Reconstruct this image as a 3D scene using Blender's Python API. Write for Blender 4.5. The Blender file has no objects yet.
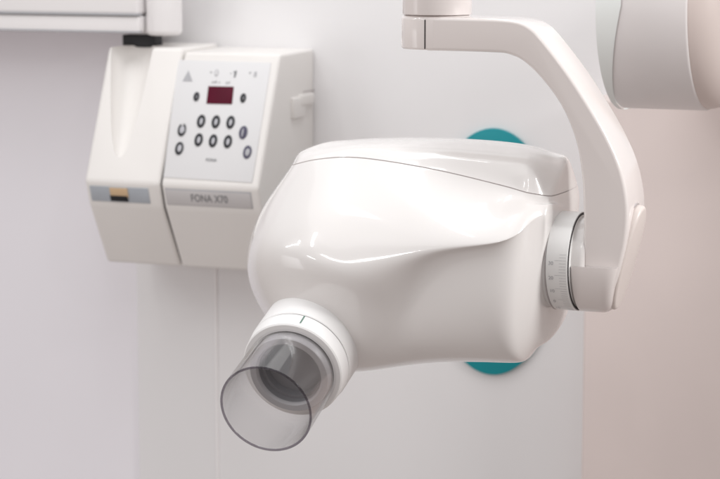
import bpy, bmesh, math
from mathutils import Vector, Matrix

C = bpy.context.scene.collection
# ------------------------------------------------------------------ frames
F = 2200.0                      # focal length in photo pixels (720 wide)
PITCH = math.radians(8)
TH = math.radians(22)           # machine and wall are turned this much to the camera
fwd = Vector((0, math.cos(PITCH), -math.sin(PITCH)))
rgt = Vector((1, 0, 0))
upv = Vector((0, math.sin(PITCH), math.cos(PITCH)))
D0 = 2.0
CAM = Vector((0, -D0, 1.55))
U = Vector((math.cos(TH), -math.sin(TH), 0))     # along the machine, to the right
W = Vector((math.sin(TH), math.cos(TH), 0))      # away from the viewer
Z = Vector((0, 0, 1))

def ray(px, py):
    return fwd + rgt * ((px - 360) / F) - upv * ((py - 239.5) / F)
def P(px, py, d):
    return CAM + ray(px, py) * d
H = P(410, 250, D0)                               # centre of the machine head
def onplane(px, py, p0, n):
    r = ray(px, py)
    return CAM + r * ((p0 - CAM).dot(n) / r.dot(n))
def L(px, py, w):
    """point at local depth w (mm) of the machine frame"""
    return onplane(px, py, H + W * (w * .001), W)
def uwz(p):
    q = p - H
    return q.dot(U), q.dot(W), q.z
def X(u, w, z):
    return H + U * u + W * w + Z * z
def proj(p):
    q = p - CAM
    d = q.dot(fwd)
    return 360 + F * q.dot(rgt) / d, 239.5 - F * q.dot(upv) / d

# ------------------------------------------------------------------ materials
def mat(name, col, rough=.4, coat=0, metal=0, noise=0, nscale=8, emit=None, bump=0, bscale=900, trans=0, ior=1.46, spec=.5):
    m = bpy.data.materials.new(name); m.use_nodes = True
    nt = m.node_tree; b = nt.nodes['Principled BSDF']
    b.inputs['Base Color'].default_value = (*col, 1)
    b.inputs['Roughness'].default_value = rough
    b.inputs['Metallic'].default_value = metal
    b.inputs['Coat Weight'].default_value = coat
    b.inputs['Coat Roughness'].default_value = .05
    b.inputs['IOR'].default_value = ior
    b.inputs['Specular IOR Level'].default_value = spec
    b.inputs['Transmission Weight'].default_value = trans
    tc = nt.nodes.new('ShaderNodeTexCoord')
    if noise:
        n = nt.nodes.new('ShaderNodeTexNoise'); n.inputs['Scale'].default_value = nscale
        n.inputs['Detail'].default_value = 4
        nt.links.new(tc.outputs['Object'], n.inputs['Vector'])
        r = nt.nodes.new('ShaderNodeValToRGB')
        r.color_ramp.elements[0].position = .3; r.color_ramp.elements[1].position = .7
        r.color_ramp.elements[0].color = (*[c * (1 - noise) for c in col], 1)
        r.color_ramp.elements[1].color = (*[min(1, c * (1 + noise)) for c in col], 1)
        nt.links.new(n.outputs['Fac'], r.inputs['Fac'])
        nt.links.new(r.outputs['Color'], b.inputs['Base Color'])
        mr = nt.nodes.new('ShaderNodeMapRange')
        mr.inputs['To Min'].default_value = rough * .85; mr.inputs['To Max'].default_value = rough * 1.2
        nt.links.new(n.outputs['Fac'], mr.inputs['Value'])
        nt.links.new(mr.outputs['Result'], b.inputs['Roughness'])
    if bump:
        n2 = nt.nodes.new('ShaderNodeTexNoise'); n2.inputs['Scale'].default_value = bscale
        n2.inputs['Detail'].default_value = 3
        nt.links.new(tc.outputs['Object'], n2.inputs['Vector'])
        bp = nt.nodes.new('ShaderNodeBump'); bp.inputs['Strength'].default_value = bump
        bp.inputs['Distance'].default_value = .001
        nt.links.new(n2.outputs['Fac'], bp.inputs['Height'])
        nt.links.new(bp.outputs['Normal'], b.inputs['Normal'])
    if emit:
        b.inputs['Emission Color'].default_value = (*emit[:3], 1)
        b.inputs['Emission Strength'].default_value = emit[3]
    return m

M = {
    'gloss':  mat('gloss_white', (.80, .772, .756), .25, coat=.9, noise=.012, nscale=6),
    'arm':    mat('arm_white', (.82, .765, .745), .17, coat=.8, noise=.015, nscale=7),
    'collar': mat('collar_white', (.86, .85, .845), .38, noise=.01, nscale=20, bump=.05),
    'ring':   mat('ring_white', (.80, .795, .785), .28, noise=.015, nscale=20),
    'dark':   mat('dark_gap', (.035, .03, .032), .6),
    'gap':    mat('grey_gap', (.52, .48, .475), .6),
    'cap':    mat('cap_warm', (.74, .665, .63), .33, noise=.02, nscale=12),
    'case':   mat('case_white', (.80, .775, .75), .42, noise=.015, nscale=9, bump=.12),
    'under':  mat('case_under', (.66, .62, .60), .5, noise=.02, nscale=9, bump=.12),
    'panel':  mat('panel_film', (.72, .715, .72), .5, noise=.01, nscale=14),
    'ink':    mat('black_ink', (.012, .012, .017), .4),
    'key':    mat('key_centre', (.48, .48, .51), .45),
    'keyg':   mat('key_grey', (.07, .065, .11), .45),
    'greyink': mat('grey_ink', (.42, .42, .44), .5),
    'midink': mat('mid_ink', (.22, .22, .23), .5),
    'display': mat('display_red', (.055, .001, .011), .5, noise=.15, nscale=60, emit=(.35, .0, .05, .1), spec=.2),
    'strip':  mat('label_strip', (.42, .45, .49), .35, noise=.05, nscale=30),
    'plate':  mat('name_plate', (.58, .56, .56), .4, noise=.02, nscale=30),
    'tan':    mat('tan_tag', (.62, .44, .27), .5),
    'black':  mat('black_plastic', (.008, .008, .011), .5),
    'cup':    mat('grey_cup', (.21, .205, .215), .6, noise=.05, nscale=30),
    'cuprim': mat('grey_cup_rim', (.36, .35, .36), .4, noise=.03, nscale=30),
    'green':  mat('green_mark', (.12, .21, .17), .5),
    'wall':   mat('wall_paint', (.80, .79, .795), .6, noise=.02, nscale=3, bump=.15, bscale=500),
    'wallL':  mat('wall_paint_cool', (.85, .83, .87), .6, noise=.02, nscale=3, bump=.15, bscale=500),
    'wallR':  mat('panel_pink', (.72, .63, .603), .5, noise=.03, nscale=4, bump=.1, bscale=500),
    'teal':   mat('teal_plaque', (.0, .26, .30), .45, noise=.03, nscale=20),
    'drum':   mat('drum_grey', (.80, .765, .76), .35, noise=.03, nscale=8),
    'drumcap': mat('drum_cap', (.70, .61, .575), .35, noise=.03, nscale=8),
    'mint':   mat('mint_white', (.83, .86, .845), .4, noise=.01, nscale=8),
    'white':  mat('white_paint', (.82, .80, .80), .4, noise=.015, nscale=8),
}
# clear acrylic: dielectric with a slight smoky tint
def clear(name, tint, edge, refl):
    g = bpy.data.materials.new(name); g.use_nodes = True
    nt = g.node_tree; nt.nodes.clear()
    out = nt.nodes.new('ShaderNodeOutputMaterial')
    lw = nt.nodes.new('ShaderNodeLayerWeight'); lw.inputs['Blend'].default_value = .22
    rp = nt.nodes.new('ShaderNodeValToRGB')
    rp.color_ramp.elements[0].position = .80; rp.color_ramp.elements[0].color = (*tint, 1)
    rp.color_ramp.elements[1].position = 1; rp.color_ramp.elements[1].color = (*edge, 1)
    nt.links.new(lw.outputs['Facing'], rp.inputs['Fac'])
    t = nt.nodes.new('ShaderNodeBsdfTransparent'); nt.links.new(rp.outputs['Color'], t.inputs['Color'])
    gl = nt.nodes.new('ShaderNodeBsdfGlossy'); gl.inputs['Roughness'].default_value = .03
    pw = nt.nodes.new('ShaderNodeMath'); pw.operation = 'POWER'; pw.inputs[1].default_value = 2.9
    l2 = nt.nodes.new('ShaderNodeLayerWeight'); l2.inputs['Blend'].default_value = .5
    nt.links.new(l2.outputs['Facing'], pw.inputs[0])
    fr = nt.nodes.new('ShaderNodeMapRange'); fr.inputs['To Min'].default_value = .028; fr.inputs['To Max'].default_value = refl
    nt.links.new(pw.outputs[0], fr.inputs['Value'])
    mx = nt.nodes.new('ShaderNodeMixShader')
    nt.links.new(fr.outputs['Result'], mx.inputs['Fac'])
    nt.links.new(t.outputs[0], mx.inputs[1]); nt.links.new(gl.outputs[0], mx.inputs[2])
    nt.links.new(mx.outputs[0], out.inputs['Surface'])
    return g
g = clear('clear_acrylic', (.995, .993, .996), (.26, .25, .28), .8)
M['clearrim'] = clear('clear_acrylic_edge', (.62, .60, .63), (.22, .20, .23), .4)
M['clear'] = g

# ------------------------------------------------------------------ mesh helpers
def obj(name, bm, m, parent=None, smooth=True, angle=None, label=None):
    me = bpy.data.meshes.new(name)
    bmesh.ops.recalc_face_normals(bm, faces=bm.faces[:]) if angle != 'keep' else None
    bm.to_mesh(me); bm.free()
    for p in me.polygons: p.use_smooth = smooth
    if smooth and angle and angle != 'keep':
        me.set_sharp_from_angle(angle=math.radians(angle))
    me.materials.append(m)
    o = bpy.data.objects.new(name, me); C.objects.link(o)
    if parent:
        o.parent = parent
        pm = parent
        mw = Matrix.Identity(4)
        chain = []
        while pm: chain.append(pm); pm = pm.parent
        for q in reversed(chain): mw = mw @ Matrix.Translation(q.location)
        me.transform(mw.inverted())
    if label: o['label'] = label
    return o

def tag(o, label, cat, group=None):
    o['label'] = label; o['category'] = cat
    if group: o['group'] = group
    return o
def empty(name, loc):
    o = bpy.data.objects.new(name, None); C.objects.link(o); o.location = loc
    o.empty_display_size = .05
    return o

def spline(pts, n=10, closed=False):
    out = []; N = len(pts)
    rng = range(N if closed else N - 1)
    for i in rng:
        if closed:
            p0, p1, p2, p3 = [pts[(i + k) % N] for k in (-1, 0, 1, 2)]
        else:
            p0 = pts[max(i - 1, 0)]; p1 = pts[i]; p2 = pts[i + 1]; p3 = pts[min(i + 2, N - 1)]
        for k in range(n):
            t = k / n
            out.append(tuple(.5 * ((2 * b_) + (-a + c) * t + (2 * a - 5 * b_ + 4 * c - d) * t * t + (-a + 3 * b_ - 3 * c + d) * t ** 3)
                             for a, b_, c, d in zip(p0, p1, p2, p3)))
    if not closed: out.append(tuple(pts[-1]))
    return out

def revolve(profile, origin, axis, n=96, ref=None, closed=False, a0=0, a1=2 * math.pi):
    """profile: list of (along, radius)"""
    axis = axis.normalized()
    ref = ref or (U if abs(axis.z) > .99 else Z)
    e1 = (ref - axis * ref.dot(axis)).normalized(); e2 = axis.cross(e1)
    bm = bmesh.new(); rings = []
    full = abs(a1 - a0 - 2 * math.pi) < 1e-6
    cnt = n if full else n + 1
    for (t, r) in profile:
        if r < 1e-6:
            rings.append([bm.verts.new(origin + axis * t)] * cnt); continue
        rings.append([bm.verts.new(origin + axis * t + (e1 * math.cos(a0 + (a1 - a0) * k / n) + e2 * math.sin(a0 + (a1 - a0) * k / n)) * r) for k in range(cnt)])
    prs = list(zip(rings[:-1], rings[1:]))
    if closed: prs.append((rings[-1], rings[0]))
    for A, B in prs:
        for k in range(n):
            k2 = (k + 1) % cnt
            q = []
            for v in (A[k], A[k2], B[k2], B[k]):
                if v not in q: q.append(v)
            if len(q) > 2:
                try: bm.faces.new(q)
                except ValueError: pass
    return bm

def rounded(t0, t1, r, b0, b1, k=4, cap0=True, cap1=True):
    """profile of a solid cylinder with rounded edges"""
    pr = []
    if cap0: pr.append((t0, 0))
    for i in range(k + 1):
        a = math.pi / 2 * i / k
        pr.append((t0 + b0 * (1 - math.sin(a)), r - b0 * (1 - math.cos(a)))) if False else None
    for i in range(k + 1):
        a = math.pi / 2 * i / k
        pr.append((t0 + b0 * (1 - math.sin(a)), r - b0 + b0 * math.cos(math.pi / 2 - a))) if False else pr.append((t0 + b0 * (1 - math.cos(a)), r - b0 + b0 * math.sin(a)))
    for i in range(k + 1):
        a = math.pi / 2 * i / k
        pr.append((t1 - b1 + b1 * math.sin(a), r - b1 + b1 * math.cos(a)))
    if cap1: pr.append((t1, 0))
    return pr

def prism(loop, vec, bev=0, seg=4, bm=None):
    """closed loop of points extruded along vec, all rim edges rounded"""
    bm = bm or bmesh.new()
    a = [bm.verts.new(p) for p in loop]
    c = [bm.verts.new(p + vec) for p in loop]
    f1 = bm.faces.new(a); f2 = bm.faces.new(c[::-1])
    n = len(loop)
    for i in range(n):
        bm.faces.new((a[i], c[i], c[(i + 1) % n], a[(i + 1) % n]))
    bmesh.ops.recalc_face_normals(bm, faces=bm.faces[:])
    if bev:
        ed = list(f1.edges) + list(f2.edges)
        bmesh.ops.bevel(bm, geom=ed, offset=bev, segments=seg, profile=.5, affect='EDGES', clamp_overlap=True)
    return bm

def slab(o, ax, ay, az, bev=0, seg=3):
    """box from corner o with edge vectors, every edge rounded"""
    bm = bmesh.new()
    v = [bm.verts.new(o + ax * i + ay * j + az * k) for i in (0, 1) for j in (0, 1) for k in (0, 1)]
    for q in ((0, 1, 3, 2), (4, 6, 7, 5), (0, 4, 5, 1), (2, 3, 7, 6), (0, 2, 6, 4), (1, 5, 7, 3)):
        bm.faces.new([v[i] for i in q])
    bmesh.ops.recalc_face_normals(bm, faces=bm.faces[:])
    if bev:
        bmesh.ops.bevel(bm, geom=bm.edges[:], offset=bev, segments=seg, profile=.5, affect='EDGES', clamp_overlap=True)
    return bm

def evaluated(o):
    dg = bpy.context.evaluated_depsgraph_get()
    return bpy.data.meshes.new_from_object(o.evaluated_get(dg))

# ================================================================== X-RAY MACHINE
mc = empty('dental_x_ray_machine', P(437, 0, D0))
tag(mc, 'glossy white dental x-ray head with clear cone, hanging from a curved arm', 'x-ray machine')

# --- tube head: quad cage whose limit surface passes through these points (px, py, w mm)
front = [
    [(304, 150, 15), (292, 165, 0), (266, 203, -15), (249, 245, -25), (254, 295, -25), (290, 342, -10)],
    [(330, 146, -2), (320, 159, -28), (300, 200, -64), (279, 247, -92), (287, 300, -92), (322, 366, -55)],
    [(368, 143, -8), (362, 158, -35), (352, 212, -79), (352, 272, -109), (378, 313, -96), (375, 368, -58)],
    [(436, 144, -14), (432, 169, -44), (430, 224, -88), (428, 254, -104), (430, 281, -95), (432, 358, -72)],
    [(502, 151, -24), (500, 185, -51), (500, 220, -82), (498, 242, -99), (498, 263, -95), (496, 357, -78)],
    [(534, 156, -24), (529, 193, -50), (529, 208, -64), (528, 224, -75), (526, 249, -76), (521, 353, -64)],
    [(554, 162, -8), (545, 197, -42), (544, 205, -51), (543, 213, -57), (541, 244, -60), (535, 341, -46)],
    [(566, 165, 8), (558, 195, -20), (557, 205, -29), (555, 218, -35), (551, 258, -37), (549, 327, -22)],
]
back = [
    [(322, 150, 48), (300, 190, 60), (283, 225, 66), (278, 255, 66), (285, 295, 60), (308, 330, 40)],
    [(345, 143, 52), (345, 180, 78), (345, 215, 84), (345, 255, 84), (345, 300, 78), (350, 345, 45)],
    [(385, 140, 55), (405, 170, 82), (412, 205, 90), (412, 245, 90), (408, 290, 84), (400, 343, 48)],
    [(452, 140, 55), (478, 168, 80), (484, 205, 88), (484, 245, 88), (482, 290, 82), (470, 338, 48)],
    [(512, 144, 52), (538, 172, 72), (544, 205, 80), (544, 245, 80), (542, 285, 74), (528, 334, 44)],
    [(542, 150, 50), (558, 176, 68), (562, 210, 74), (562, 240, 74), (560, 280, 68), (545, 331, 42)],
    [(556, 155, 47), (568, 180, 64), (570, 210, 70), (570, 240, 70), (568, 280, 64), (553, 322, 40)],
    [(570, 163, 42), (578, 190, 50), (578, 212, 52), (577, 235, 52), (573, 276, 50), (566, 316, 34)],
]
NS, NF = len(front), 6
tgt = []
for i in range(NS):
    tgt += [L(*p) for p in front[i]] + [L(*p) for p in back[i][::-1]]
NL = 2 * NF
quads = []
for i in range(NS - 1):
    for j in range(NL):
        j2 = (j + 1) % NL
        quads.append((i * NL + j, i * NL + j2, (i + 1) * NL + j2, (i + 1) * NL + j))
for i in (0, NS - 1):
    for j in range(NF - 1):
        q = (i * NL + j, i * NL + j + 1, i * NL + NL - 2 - j, i * NL + NL - 1 - j)
        quads.append(q[::-1] if i == 0 else q)
nv = len(tgt)
edg = [set() for _ in range(nv)]; fac = [[] for _ in range(nv)]
for q in quads:
    for k in range(4):
        edg[q[k]].update((q[(k + 1) % 4], q[k - 1])); fac[q[k]].append(q)
cage = [v.copy() for v in tgt]
for it in range(40):                                # move the cage until its smooth limit hits the points
    new = []
    for i in range(nv):
        n = len(edg[i])
        lim = cage[i] * n * n
        for e in edg[i]: lim = lim + cage[e] * 4
        for q in fac[i]:
            k = q.index(i); lim = lim + cage[q[(k + 2) % 4]]
        s = n * n + 4 * n + len(fac[i])
        lim = lim / s
        new.append(cage[i] + (tgt[i] - lim) * .6)
    cage = new
bm = bmesh.new()
vs = [bm.verts.new(v) for v in cage]
for q in quads: bm.faces.new([vs[k] for k in q])
bmesh.ops.recalc_face_normals(bm, faces=bm.faces[:])
me = bpy.data.meshes.new('cage'); bm.to_mesh(me); bm.free()
tmp = bpy.data.objects.new('cage', me); C.objects.link(tmp)
md = tmp.modifiers.new('s', 'SUBSURF'); md.levels = 5; md.render_levels = 5
hm = evaluated(tmp); bpy.data.objects.remove(tmp)

seam = [uwz(L(*s[1])) for s in front]
sx = [s[0] for s in seam]; sz = [s[2] for s in seam]
sx, sz = sx[:6], sz[:6]
sx = [sx[0] - .05] + sx + [sx[-1] + .02, sx[-1] + .05]; sz = [sz[0] - .012] + sz + [sz[-1] - .0045, sz[-1] - .011]
SC = spline(list(zip(sx, sz)), 16)
def seam_z(u):
    for (a, za), (c, zc) in zip(SC[:-1], SC[1:]):
        if a <= u <= c: return za + (zc - za) * (u - a) / (c - a)
    return SC[0][1] if u < SC[0][0] else SC[-1][1]
def part_mesh(keep):
    bm = bmesh.new(); bm.from_mesh(hm)
    for v in bm.verts:
        u, w, z = uwz(v.co); v.co = Vector((u, w, z - seam_z(u)))
    gp = .00042
    for s in (gp, -gp):
        bmesh.ops.bisect_plane(bm, geom=bm.verts[:] + bm.edges[:] + bm.faces[:], plane_co=(0, 0, s), plane_no=(0, 0, 1), dist=1e-7)
    kill = []
    for f in bm.faces:
        z = f.calc_center_median().z
        k = 'lid' if z > gp else 'body' if z < -gp else 'seam'
        if k != keep: kill.append(f)
    bmesh.ops.delete(bm, geom=kill, context='FACES')
    for v in bm.verts:
        u, w, z = v.co; v.co = X(u, w, z + seam_z(u))
    return bm
def lip(bm, d):
    """turn the cut edge inwards so that the shell has a rolled lip"""
    bm.normal_update()
    be = [e for e in bm.edges if e.is_boundary]
    nrm = {v: v.normal.copy() for e in be for v in e.verts}
    r = bmesh.ops.extrude_edge_only(bm, edges=be)
    kd = {tuple(round(c, 6) for c in v.co): n for v, n in nrm.items()}
    for v in [g_ for g_ in r['geom'] if isinstance(g_, bmesh.types.BMVert)]:
        n = kd.get(tuple(round(c, 6) for c in v.co))
        if n is not None: v.co -= n * d
    return bm
head = obj('tube_head', lip(part_mesh('body'), .004), M['gloss'], mc, angle=50)
lid = obj('lid', lip(part_mesh('lid'), .004), M['gloss'], head, angle=50)
bm = part_mesh('seam'); bm.normal_update()
for v in bm.verts: v.co -= v.normal * .0007
obj('seam_gap', bm, M['gap'], head)

# --- cone collar and clear position cone
B0 = L(313, 339, -70)
dB = (B0 - CAM).dot(fwd)
TIP = P(265.5, 409.5, dB - .108)
ax = (TIP - B0); LEN = ax.length; ax.normalize()
RC = .0475; RT = .0405
col = obj('cone_collar', revolve([(-.03, RC)] + [(LEN * .315 - .0008, RC - .0004), (LEN * .315, RC - .0012)], B0, ax), M['collar'], mc, angle=40)
obj('collar_band', revolve([(LEN * .315 + .0006, RC - .004), (LEN * .315 + .0006, RC - .0016), (LEN * .315 + .0014, RC - .0008), (LEN * .455 - .0012, RC - .002), (LEN * .455, RC - .0032), (LEN * .455, .0385), (LEN * .44, .0385)], B0, ax), M['collar'], col, angle=40)
obj('collar_groove', revolve([(LEN * .315 - .001, RC - .0018), (LEN * .315 + .001, RC - .0018)], B0, ax), M['gap'], col)
# green index line across both collar rings
e_up = (Z - ax * Z.dot(ax)).normalized(); e_sd = ax.cross(e_up)
if e_sd.dot(rgt) < 0: e_sd = -e_sd
def onring(ang, r, t):
    return B0 + ax * t + (e_up * math.cos(ang) + e_sd * math.sin(ang)) * r
am = math.radians(14)
bm = bmesh.new()
for (t0, t1, da) in ((.325, .42, .014), (.30, .35, .03)):
    q = [bm.verts.new(onring(am + s * da, RC - .0004 - (.0009 if t > .4 else 0), LEN * t)) for t, s in ((t0, -1), (t0, 1), (t1, 1), (t1, -1))]
    bm.faces.new(q)
    break
obj('index_line', bm, M['green'], col)
T0 = LEN * .43
cone = obj('position_cone', revolve([(T0, RT), (LEN - .0012, RT + .0006), (LEN - .0012, RT - .0016), (T0, RT - .0022)], B0, ax, n=128, closed=True), M['clear'], mc, angle=40)
obj('cone_rim', revolve([(LEN - .0011, RT + .0005), (LEN - .0004, RT + .0006), (LEN, RT + .0001), (LEN, RT - .0010), (LEN - .0004, RT - .0014), (LEN - .0011, RT - .0015)], B0, ax, n=128, closed=True), M['clearrim'], cone, angle=60)
RI = RT - .004
cup = obj('filter_cup', revolve([(LEN * .50, RI - .0078), (LEN * .455, RI - .0082), (LEN * .455, RI - .0112), (LEN * .40, RI - .0118), (LEN * .39, 0)], B0, ax), M['cup'], mc, angle=40)
obj('cup_rim', revolve([(LEN * .40, RI), (LEN * .515, RI), (LEN * .525, RI - .001), (LEN * .525, RI - .006), (LEN * .515, RI - .0073), (LEN * .50, RI - .0078)], B0, ax), M['cuprim'], cup, angle=40)

# --- graduated joint ring and hub
R0 = L(559.5, 260, -15)
u0, w0, z0 = uwz(R0)
RR = .0432
ring = obj('joint_ring', revolve([(-.012, RR - .004), (0, RR - .0012), (.0008, RR), (.0195, RR + .0002), (.0203, RR - .001), (.0203, .028)], R0, U), M['ring'], mc, angle=40)
obj('ring_gap', revolve([(-.0012, RR - .001), (-.0006, RR + .0002), (.0, RR - .0006)], R0, U), M['gap'], ring)
obj('ring_gap', revolve([(.0200, RR - .0004), (.0206, RR - .0003), (.0209, RR - .0014), (.0204, RR - .0024)], R0, U), M['dark'], ring)
eA = -W                                           # angle 0 faces the viewer, positive goes down
def ringpt(t, a, r): return R0 + U * t + (-W * math.cos(a) - Z * math.sin(a)) * r
def text(body, size, origin, ex, ey, m, parent, name='lettering', ext=0, align='CENTER', bold=0, spacing=1, xs=1):
    cu = bpy.data.curves.new('t', 'FONT'); cu.body = body; cu.size = size
    cu.align_x = align; cu.align_y = 'CENTER'; cu.offset = bold; cu.space_character = spacing
    t = bpy.data.objects.new('t', cu); C.objects.link(t)
    m2 = evaluated(t); bpy.data.objects.remove(t)
    ex = ex.normalized(); ez = ex.cross(ey).normalized(); ey = ez.cross(ex)
    bm = bmesh.new(); bm.from_mesh(m2)
    for v in bm.verts: v.co = origin + ex * v.co.x * xs + ey * v.co.y
    return obj(name, bm, m, parent, smooth=False, angle='keep')
for k in range(-2, 29):
    a = math.radians(-8 + k * 3.4)
    big = k % 5 == 0
    bm = bmesh.new()
    t1, t0_ = .0185, (.0085 if big else .0125)
    da = .0026
    bm.faces.new([bm.verts.new(ringpt(t, aa, RR + .0003)) for t, aa in ((t0_, a - da), (t1, a - da), (t1, a + da), (t0_, a + da))])
    obj('tick_mark', bm, M['greyink'], ring, angle='keep')
for k, s in enumerate(['30', '20', '10', '0', '10']):
    a = math.radians(-8 + (k + .2) * 17)
    text(s, .0045, ringpt(.0052, a, RR + .0005), U, -(W * math.sin(a) * -1 + Z * math.cos(a) * 1) * -1 if False else (Z * math.cos(a) - W * math.sin(a)), M['greyink'], ring, 'digit')

# --- arm: flat bar swept in the vertical plane of the machine
WA, DA = -44, .058
inner = [(426.5, 50.8), (460, 51.5), (490, 52.5), (507, 54), (524, 62), (544, 82), (562, 108), (575, 140), (581, 172), (583, 205), (583.5, 245), (584, 290)]
outer = [(611, 293), (619, 270), (626, 238), (627.5, 205), (621, 170), (607, 137), (588, 104), (565, 69), (540, 37), (528, 26), (515, 21), (495, 19), (460, 18), (426.5, 17.2)]
ol = spline([(p[0], p[1]) for p in inner], 6) + spline([(p[0], p[1]) for p in outer], 6)
arm = obj('support_arm', prism([L(x, y, WA) for x, y in ol], W * DA, .0095, 6), M['arm'], mc, angle=35)
# lower half hub with a ledge where it meets the bar
hb0 = revolve(rounded(-.004, .0135, .0395, .002, .004), R0 + U * .018, U)
for v in hb0.verts:
    q = uwz(v.co); v.co = X(q[0], w0 + (q[1] - w0) * .85, q[2])
hub = obj('joint_hub', hb0, M['gloss'], arm, angle=40)
hb = revolve([(.0215, .030)] + [(.0215, .0425), (.0225, .0437)] + [(.041 + .008 * math.sin(a), .0357 + .008 * math.cos(a)) for a in [math.pi / 2 * i / 6 for i in range(7)]] + [(.049, 0)], R0, U, n=64, ref=-W, a0=-.02, a1=math.pi + .02)
for v in hb.verts:
    q = uwz(v.co); t = q[0] - u0
    v.co = X(q[0] + max(0, t - .022) / .027 * (.012 + .26 * (q[2] - z0)), w0 + (q[1] - w0) * .86, q[2])
# close the flat top of the half hub
def fill_bound(bm):
    be = [e for e in bm.edges if e.is_boundary]
    bmesh.ops.contextual_create(bm, geom=be) if False else bmesh.ops.holes_fill(bm, edges=be, sides=0)
    return bm
hubl = obj('lower_hub', fill_bound(hb), M['arm'], arm, angle=35)
# oval cover on the outer end
CC = L(628.5, 258, -15)
tn = (Z * .97 + U * .25).normalized(); nn = (U * .97 - Z * .25).normalized()
lp = []
for k in range(72):
    a = 2 * math.pi * k / 72
    ca, sa = math.cos(a), math.sin(a)
    lp.append(CC - nn * .006 + tn * (.0475 * ca) + W * (.0235 * abs(sa) ** .9 * (1 if sa > 0 else -1)))
ecap = obj('end_cap', prism(lp, nn * .0085, .0032, 4), M['cap'], arm, angle=45)
lp2 = [CC + (p - CC - nn * (p - CC).dot(nn)) * 1.025 - nn * .0072 for p in lp]
obj('cap_seam', prism(lp2, nn * .0022, 0), M['gap'], arm, angle=30)
# knuckle and post at the upper end
K0 = L(437, 33, -15)
ku, kw, kz = uwz(K0)
zb = uwz(L(437, 50.5, -46))[2]; zt = uwz(L(437, 16.5, -46))[2]
bm = revolve(rounded(0, zt - zb + .0004, .0318, .002, .004), X(ku, kw, zb), Z, ref=U)
for v in bm.verts:
    q = uwz(v.co); v.co = X(q[0], kw + (q[1] - kw) * .935, q[2])
kn = obj('arm_knuckle', bm, M['arm'], arm, angle=40)
p_ = L(425.5, 33, -46)
bm = bmesh.new()
aS = math.atan2(*( (lambda q: ((q[1] - kw) / .935, q[0] - ku))(uwz(onplane(425.5, 33, X(ku, kw - .0285, 0), W))) ))
for s in (0,):
    pts = []
    for da in (-.017, .017):
        a = aS + da
        for zz in (zb + .001, zt - .003):
            pts.append(X(ku + .0321 * math.cos(a), kw + .935 * .0321 * math.sin(a), zz))
    bm.faces.new([bm.verts.new(pts[i]) for i in (0, 1, 3, 2)])
obj('knuckle_seam', bm, M['dark'], kn)
post = obj('post', revolve(rounded(0, .14, .0308, .001, .001), X(ku, kw, zt + .0006), Z, ref=U), M['arm'], mc, angle=40)

# ================================================================== WALL AND PANELS
WW = 520                                          # mm from machine centre to the wall
def wallbox(name, x0, x1, y0, y1, w0_, w1_, m, bev=0):
    a = uwz(L(x0, 240, w0_))[0]; c = uwz(L(x1, 240, w0_))[0]
    zt_ = uwz(L(360, y0, w0_))[2]; zb_ = uwz(L(360, y1, w0_))[2]
    return obj(name, slab(X(a, w0_ * .001, zb_), U * (c - a), W * ((w1_ - w0_) * .001), Z * (zt_ - zb_), bev), m, None, angle=40)
w1 = wallbox('wall', 136, 1100, -420, 800, WW, WW + 40, M['wall'], .0008); w1['kind'] = 'structure'
w2 = wallbox('wall_panel', -500, 137, -420, 800, WW + 3, WW + 43, M['wallL'], .002); w2['kind'] = 'structure'
w3 = wallbox('wall_panel', 584, 1100, 92, 800, WW - 70, WW + 60, M['wallR'], .004); w3['kind'] = 'structure'
cb = wallbox('trim_strip', 213.6, 216.4, 262, 800, WW - 1.5, WW + 1, M['white'], .0006)
tag(cb, 'thin pale vertical strip running down the wall below the control unit', 'trim strip')

# teal oval plaque behind the head
pc = L(493.5, 252, WW)
lp = [pc + U * (.078 * math.cos(2 * math.pi * k / 96)) + Z * (.1425 * math.sin(2 * math.pi * k / 96)) - W * .006 for k in range(96)]
tq = obj('oval_plaque', prism(lp, W * .0065, .001, 2), M['teal'], None, angle=40)
tag(tq, 'teal oval plaque on the wall, mostly hidden behind the x-ray head', 'plaque')

# ================================================================== CONTROL UNIT
cu = empty('control_unit', L(200, 270, WW))
tag(cu, 'white wall control unit with red display, black-ringed keys and handset cradle', 'control unit')
wT, wM, wB, wC = 425, 362, 371, 412                # depth of top edge, knee, label bottom, chamfer bottom
def module(xl, ys, gapl=0):
    """ys: py of the top, knee, label bottom, chamfer bottom at the left edge; returns profile points"""
    return
uL = uwz(L(160, 184, wM))[0]                       # dividing line of the two modules
uR = uwz(L(258.5, 195, wM))[0]
uLL = uwz(L(84, 165, wM))[0]
z_top = uwz(L(179, 52, wT))[2]; z_kn = uwz(L(160, 184, wM))[2]; z_lb = uwz(L(163, 208, wB))[2]; z_ch = uwz(L(175, 266, wC))[2]
z_w = uwz(L(319, 56, WW))[2]
def prof(dz=0):
    return [(wT, z_top + dz), (wM, z_kn), (wB, z_lb), (wC, z_ch), (WW, z_ch - .004), (WW, z_top + dz + .002)]
def extr(u_a, u_b, pr, bev, zs=1):
    loop = [X(u_a, w * .001, z) for w, z in pr]
    bm = bmesh.new()
    a = [bm.verts.new(p) for p in loop]; c = [bm.verts.new(p + U * (u_b - u_a)) for p in loop]
    bm.faces.new(a); bm.faces.new(c[::-1]); n = len(loop)
    for i in range(n): bm.faces.new((a[i], c[i], c[(i + 1) % n], a[(i + 1) % n]))
    bmesh.ops.recalc_face_normals(bm, faces=bm.faces[:])
    bmesh.ops.bevel(bm, geom=bm.edges[:], offset=bev, segments=4, profile=.5, affect='EDGES', clamp_overlap=True)
    return bm
case = obj('keypad_case', extr(uL + .0009, uR, prof(), .0042), M['case'], cu, angle=30)
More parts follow.
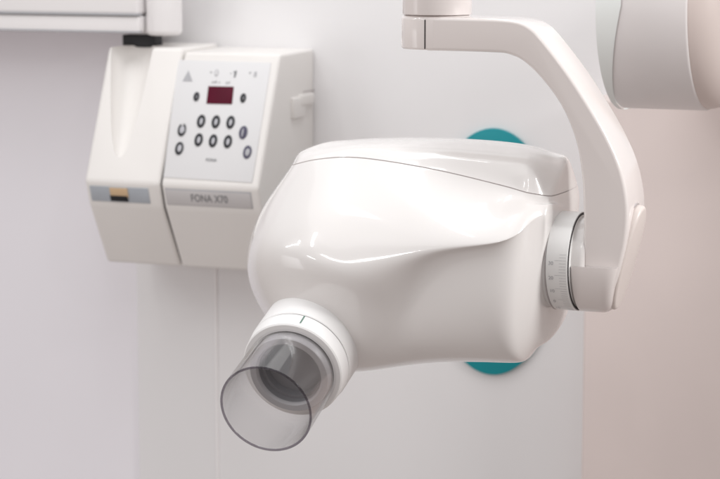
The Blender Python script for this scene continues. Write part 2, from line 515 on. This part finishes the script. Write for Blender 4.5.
# cradle: same profile, hollowed by an upright cylinder
cr = obj('handset_cradle', extr(uLL, uL - .0009, prof(.004), .0042), M['case'], cu, angle=30)
Tp = L(119.5, 158, 374); Up = L(133, 47, 427) ; axc = Up - Tp; lc = axc.length
pr = [(0, 0)] + [(lc * s_, .0275 * s_ ** .48) for s_ in (.01, .03, .06, .1, .16, .24, .34, .45, .57, .7, .85, 1.0, 1.2)] + [(lc * 1.2, 0)]
ct = obj('cutter', revolve(pr, Tp, axc, n=72), M['case'], None)
bo = cr.modifiers.new('b', 'BOOLEAN'); bo.object = ct; bo.operation = 'DIFFERENCE'; bo.solver = 'EXACT'
nm = evaluated(cr); cr.modifiers.clear(); cr.data = nm
for p in nm.polygons: p.use_smooth = True
nm.set_sharp_from_angle(angle=math.radians(30))
bpy.data.objects.remove(ct)
obj('module_gap', extr(uL - .0012, uL + .0012, [(wT + 7, z_top - .004), (wM + 3.5, z_kn), (wB + 3, z_lb), (wC + 3, z_ch + .004), (WW - 4, z_ch + .002), (WW - 4, z_top - .004)], .0002), M['dark'], cu, angle=30)

# sloping face frame of the keypad
pT = X(uL, wT * .001, z_top); pM = X(uL, wM * .001, z_kn)
S = (pT - pM).normalized(); NF_ = U.cross(S).normalized()
if NF_.dot(W) > 0: NF_ = -NF_
def face(px, py, off=.0): return onplane(px, py, pM + NF_ * off, NF_)
def ellipse(px, py, ru, rs, off, h, m, name, parent, tilt=0):
    c = face(px, py, off)
    lp = [c + U * (ru * math.cos(2 * math.pi * k / 40)) + S * (rs * math.sin(2 * math.pi * k / 40)) for k in range(40)]
    return obj(name, prism(lp, NF_ * h, min(h * .35, .0006), 2), m, parent, angle=40)
film = prism([face(x, y, .0) for x, y in ((178.5, 60), (271.5, 63), (252.5, 183), (163.5, 177.5))], NF_ * .0009, .0004, 2)
obj('panel_film', film, M['panel'], case, angle=40)
FO = .0009
bd = prism([face(x, y, FO) for x, y in ((208.5, 86.3), (234, 86.9), (232.1, 104.4), (206.5, 103.8))], NF_ * .0008, .0003, 2)
obj('display', bd, M['display'], case, angle=40)
pxmm = .00112
for (x, y, kind) in ((201.3, 121.4, 0), (216, 122, 0), (230.7, 122.5, 0), (198.8, 140, 0), (213.2, 141, 0), (228, 141.8, 0),
                     (182, 130, 1), (179.4, 148.6, 1), (243.4, 132.7, 2), (247.5, 152.3, 3)):
    kb = ellipse(x, y, .0051, .0078, FO, .0012, M['keyg'] if kind >= 2 else M['ink'], 'button', case)
    if kind < 2:
        if kind == 0: ellipse(x, y, .0020, .0039, FO + .0012, .0006, M['key'], 'button_centre', kb)
        else: ellipse(x + .2, y - .3, .0031 if y < 140 else .0026, .0045 if y < 140 else .0042, FO + .0012, .0006, M['key'], 'button_centre', kb)
    elif kind == 2:
        ellipse(x - .8, y, .0009, .0052, FO + .0012, .0005, M['key'], 'button_mark', kb)
    else:
        ellipse(x, y, .0028, .0044, FO + .0012, .0005, M['greyink'], 'button_centre', kb)
    if kind == 1 and y < 140:
        ellipse(x + .5, y - 5.5, .0018, .0012, FO + .0019, .0004, M['panel'], 'button_mark', kb)
for (x, y) in ((196.6, 96.8), (243.3, 98.2)):
    kb = ellipse(x, y, .0036, .0056, FO, .0011, M['ink'], 'arrow_button', case)
    ellipse(x + .2, y, .0010, .0020, FO + .0011, .0004, M['midink'], 'button_mark', kb)
tri = [face(x, y, FO) for x, y in ((188.6, 70.6), (192.6, 81.6), (182.6, 81.2))]
obj('warning_triangle', prism(tri, NF_ * .0004), M['greyink'], case, angle=30)
def tx(s, px, py, size, m, name='lettering', bold=0, off=FO):
    text(s, size, face(px, py, off + .0004), U, S, m, case, name, bold=bold)
tx('+', 211, 72.6, .0066, M['midink'], 'icon')
ellipse(216.6, 73, .0024, .0042, FO, .0004, M['greyink'], 'icon', case)
ellipse(216.6, 73, .0014, .0030, FO + .0004, .0003, M['panel'], 'icon', case)
tx('-', 231.2, 73, .0085, M['midink'], 'icon')
tk = [face(x, y, FO) for x, y in ((233.9, 71.3), (237, 70.7), (236.4, 74.5), (235, 78), (233.9, 77.6), (234.3, 74.4))]
obj('icon', prism(tk, NF_ * .0004), M['midink'], case, angle=30)
tx('+', 250, 73.2, .0066, M['midink'], 'icon')
tx('8', 255.3, 74.6, .0088, M['greyink'], 'icon')
tx('mA s', 215.8, 82.1, .0052, M['midink'])
tx('kV', 228, 83, .0052, M['midink'])
tx('FONA', 211.2, 160.2, .0050, M['midink'], bold=.0001)

# name plate on the small upright face below the keys
pL = X(uL, wB * .001, z_lb); S2 = (pM - pL).normalized(); N2 = U.cross(S2).normalized()
if N2.dot(W) > 0: N2 = -N2
def face2(px, py, off=0): return onplane(px, py, pL + N2 * off, N2)
def strip(us, ue, v0, v1, off, h, m, name, parent, bev=.0004):
    a = [pL + U * (us - uL) + S2 * v0 + N2 * off, pL + U * (ue - uL) + S2 * v0 + N2 * off,
         pL + U * (ue - uL) + S2 * v1 + N2 * off, pL + U * (us - uL) + S2 * v1 + N2 * off]
    return obj(name, prism(a, N2 * h, bev, 2), m, parent, angle=40)
hS = (pM - pL).length
ru = lambda x, y: (uwz(face2(x, y))[0])
strip(ru(165.2, 190), ru(252, 200), hS * .16, hS * .84, 0, .0006, M['greyink'], 'name_plate_frame', case)
npl = strip(ru(165.9, 190), ru(251.3, 200), hS * .18, hS * .79, .0004, .0005, M['plate'], 'name_plate', case)
text('FONA X70', .0128, pL + U * (ru(209, 195) - uL) + S2 * hS * .49 + N2 * .0013, U, S2, M['midink'], npl, 'lettering', bold=.0001, spacing=1.05, xs=.74)
st = strip(ru(88.5, 180), ru(147.5, 184), hS * .16, hS * .80, 0, .0008, M['strip'], 'label_strip', cr)
tg = strip(ru(108.6, 180), ru(127, 184), hS * .38, hS * .77, .0008, .0012, M['tan'], 'indicator_tag', st)
strip(ru(108.2, 180), ru(126, 184), hS * .22, hS * .45, .0009, .0016, M['black'], 'sensor_bar', st)

# hook moulded on the right side
def sidebox(u_a, u_b, w_a, w_b, z_a, z_b, m, name, parent, bev=.0012):
    return obj(name, slab(X(u_a, w_a, z_a), U * (u_b - u_a), W * (w_b - w_a), Z * (z_b - z_a), bev), m, parent, angle=40)
def sp(px, py): return uwz(onplane(px, py, X(uR, 0, 0), U))
a = sp(298, 95); c = sp(311, 104); d = sp(303, 117); e = sp(291, 112)
hk = sidebox(uR - .002, uR + .005, a[1], c[1], c[2], a[2], M['case'], 'side_hook', case, .002)
bmk = slab(X(uR - .002, e[1], d[2]), U * .006, W * (d[1] - e[1]), Z * (a[2] - .002 - d[2]), .002)
obj('hook_foot', bmk, M['case'], hk, angle=40)
l1 = sp(303, 92); l2 = sp(318, 92)
sidebox(uR - .001, uR + .0004, l1[1], l2[1], l1[2] - .0008, l1[2] + .0008, M['gap'], 'side_seam', case, 0)
v1 = sp(304.5, 60); v2 = sp(304.5, 140)
# black clip above the cradle
bc = slab(L(122.5, 47, 455), U * (uwz(L(155, 47, 455))[0] - uwz(L(122.5, 47, 455))[0]), W * .02, Z * .0145, .001)
obj('rear_clip', bc, M['black'], cu, angle=40)

# ================================================================== WALL ARM AT UPPER LEFT
wa = empty('folding_wall_arm', L(150, 20, WW))
tag(wa, 'pale horizontal folding arm on the wall at the upper left, above the control unit', 'wall arm')
def hbox(x0, x1, yb, yt, w_a, w_b, m, name, bev):
    a_ = uwz(L(x0, yb, w_a))[0]; c_ = uwz(L(x1, yb, w_a))[0]
    z_a = uwz(L(x1, yb, w_a))[2]; z_b = uwz(L(x1, yt, w_a))[2]
    return obj(name, slab(X(a_, w_a * .001, z_a), U * (c_ - a_), W * ((w_b - w_a) * .001), Z * (z_b - z_a), bev, 4), m, wa, angle=40)
hbox(-160, 138, 15, -70, 420, 519, M['white'], 'arm_casing', .004)
hbox(-160, 139, 33, 16.2, 422, 517, M['white'], 'arm_rail', .003)
hbox(-160, 138, 15.9, 13.6, 419.4, 430, M['greyink'], 'groove', .0003)
hbox(-160, 139, 33.2, 31.2, 421.4, 430, M['greyink'], 'groove', .0003)
obj('end_knuckle', revolve(rounded(0, .13, .021, .006, .003, 6), X(uwz(L(158, 36, 432))[0], .448, uwz(L(160, 36.5, 420))[2]), Z), M['white'], wa, angle=40)

# ================================================================== DRUM AT UPPER RIGHT
dr = empty('wall_drum', L(660, 0, WW - 150))
tag(dr, 'large pale cylindrical drum mounted on the wall panel at the upper right', 'drum')
DW = 300
A0 = L(628, 2, DW); A1 = L(712, 4, DW)
dl = (A1 - A0).dot(U); RD = .106
body = obj('drum_body', revolve(rounded(0, dl + .001, RD, .002, .003), A0, U, n=128, ref=-W), M['drum'], dr, angle=40)
obj('drum_cap', revolve(rounded(dl - .002, dl + .03, RD - .0015, .003, .03, k=8), A0, U, n=128, ref=-W), M['drumcap'], dr, angle=40)
obj('mount', slab(A0 + U * .02 + W * .06 - Z * .03, U * .05, W * .18, Z * .06, .004), M['drum'], dr, angle=40)
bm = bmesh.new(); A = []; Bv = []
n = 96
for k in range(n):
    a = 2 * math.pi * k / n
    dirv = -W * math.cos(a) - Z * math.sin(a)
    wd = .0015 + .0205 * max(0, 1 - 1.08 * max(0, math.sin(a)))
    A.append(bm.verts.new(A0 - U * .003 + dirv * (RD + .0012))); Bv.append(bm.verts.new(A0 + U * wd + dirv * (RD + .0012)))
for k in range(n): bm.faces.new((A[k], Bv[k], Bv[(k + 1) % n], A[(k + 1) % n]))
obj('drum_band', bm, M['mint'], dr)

# ================================================================== LIGHT
def area(name, loc, target, sx_, sy_, power, col=(1, 1, 1)):
    l = bpy.data.lights.new(name, 'AREA'); l.shape = 'RECTANGLE'; l.size = sx_; l.size_y = sy_
    l.energy = power; l.color = col
    o = bpy.data.objects.new(name, l); C.objects.link(o); o.location = loc
    d = (target - loc)
    o.rotation_euler = d.to_track_quat('-Z', 'Y').to_euler()
    return o
area('ceiling_lamp', H + Vector((-.35, .0, 1.45)), H + Vector((-.1, -.02, 0)), 2.4, 1.5, 7.0, (1, .985, .97))
area('wall_lamp', H + Vector((-.10, .14, .95)), H + Vector((-.2, .45, .05)), .6, .2, 2.0, (.97, .985, 1))
sl = area('side_lamp', H + U * 1.15 - W * .02 + Z * .62, H + U * .19 + Z * .06, .30, .30, 1.5, (1, .99, .98))
sl.data.spread = math.radians(70)
# narrow strip lamps of the treatment light, seen as short streaks on the glossy shell
for dx, dy, dz, ln, roll in ((-.67, -.25, .70, .30, .5), (-.86, -.10, .46, .34, -.6), (-.80, -.16, .58, .14, .3), (-.67, -.55, .50, .32, .9), (-.74, -.40, .34, .12, 1.3)):
    a_ = area('strip_lamp', H + Vector((dx, dy, dz)) * 1.35, H + Vector((-.08, -.07, 0)), .035, ln, 2.6 * ln, (1, .985, .97))
    a_.rotation_euler = ((H + Vector((-.08, -.07, 0)) - a_.location).to_track_quat('-Z', 'Y') @ Matrix.Rotation(roll, 4, 'Z').to_quaternion()).to_euler()
for x, wd_ in ((-.50, .022), (-.30, .012), (.0, .02)):
    a_ = area('strip_lamp', H + Vector((x, .12, .86)), H, wd_, .5, 20 * wd_, (1, 1, 1))
    a_.rotation_euler = (0, 0, 0)
rl = area('wall_fill', H + Vector((-1.35, -.25, -.05)), H + Vector((-.35, .62, -.38)), .5, .5, .8, (.98, .98, 1))  # unseen fill light, added only to brighten the lower left wall
rl.data.spread = math.radians(95)
for x, y, z, ln in ((-.2, -1.3, .95, .14), (.3, -1.2, .95, .25)):
    area('spot_lamp', H + Vector((x, y, z)), H, .03, ln, .6, (1, .98, .96))

w = bpy.data.worlds.new('World'); bpy.context.scene.world = w; w.use_nodes = True
nt = w.node_tree; bg = nt.nodes['Background']
tc = nt.nodes.new('ShaderNodeTexCoord'); sp_ = nt.nodes.new('ShaderNodeSeparateXYZ')
nt.links.new(tc.outputs['Generated'], sp_.inputs[0])
mr = nt.nodes.new('ShaderNodeMapRange'); mr.inputs['From Min'].default_value = -1; mr.inputs['From Max'].default_value = 1
nt.links.new(sp_.outputs['Z'], mr.inputs['Value'])
rp = nt.nodes.new('ShaderNodeValToRGB'); nt.links.new(mr.outputs['Result'], rp.inputs['Fac'])
e = rp.color_ramp.elements
e[0].position = 0; e[0].color = (.60, .54, .52, 1)
e[1].position = 1; e[1].color = (.90, .905, .92, 1)
for p_, c_ in ((.42, (.48, .41, .38, 1)), (.58, (.62, .575, .56, 1)), (.75, (.88, .88, .90, 1))):
    q = e.new(p_); q.color = c_
nt.links.new(rp.outputs['Color'], bg.inputs['Color'])
bg.inputs['Strength'].default_value = .71

# ================================================================== CAMERA
cd = bpy.data.cameras.new('camera'); co = bpy.data.objects.new('camera', cd); C.objects.link(co)
cd.sensor_width = 36; cd.lens = F * 36 / 720; cd.clip_start = .05; cd.clip_end = 50
co.location = CAM
co.rotation_euler = (math.pi / 2 - PITCH, 0, 0)
cd.dof.use_dof = True; cd.dof.focus_distance = 1.93; cd.dof.aperture_fstop = 9.5
sc = bpy.context.scene; sc.camera = co
sc.view_settings.view_transform = 'Standard'; sc.view_settings.look = 'None'; sc.view_settings.exposure = 0
sc.cycles.max_bounces = 12; sc.cycles.transparent_max_bounces = 24; sc.cycles.transmission_bounces = 10
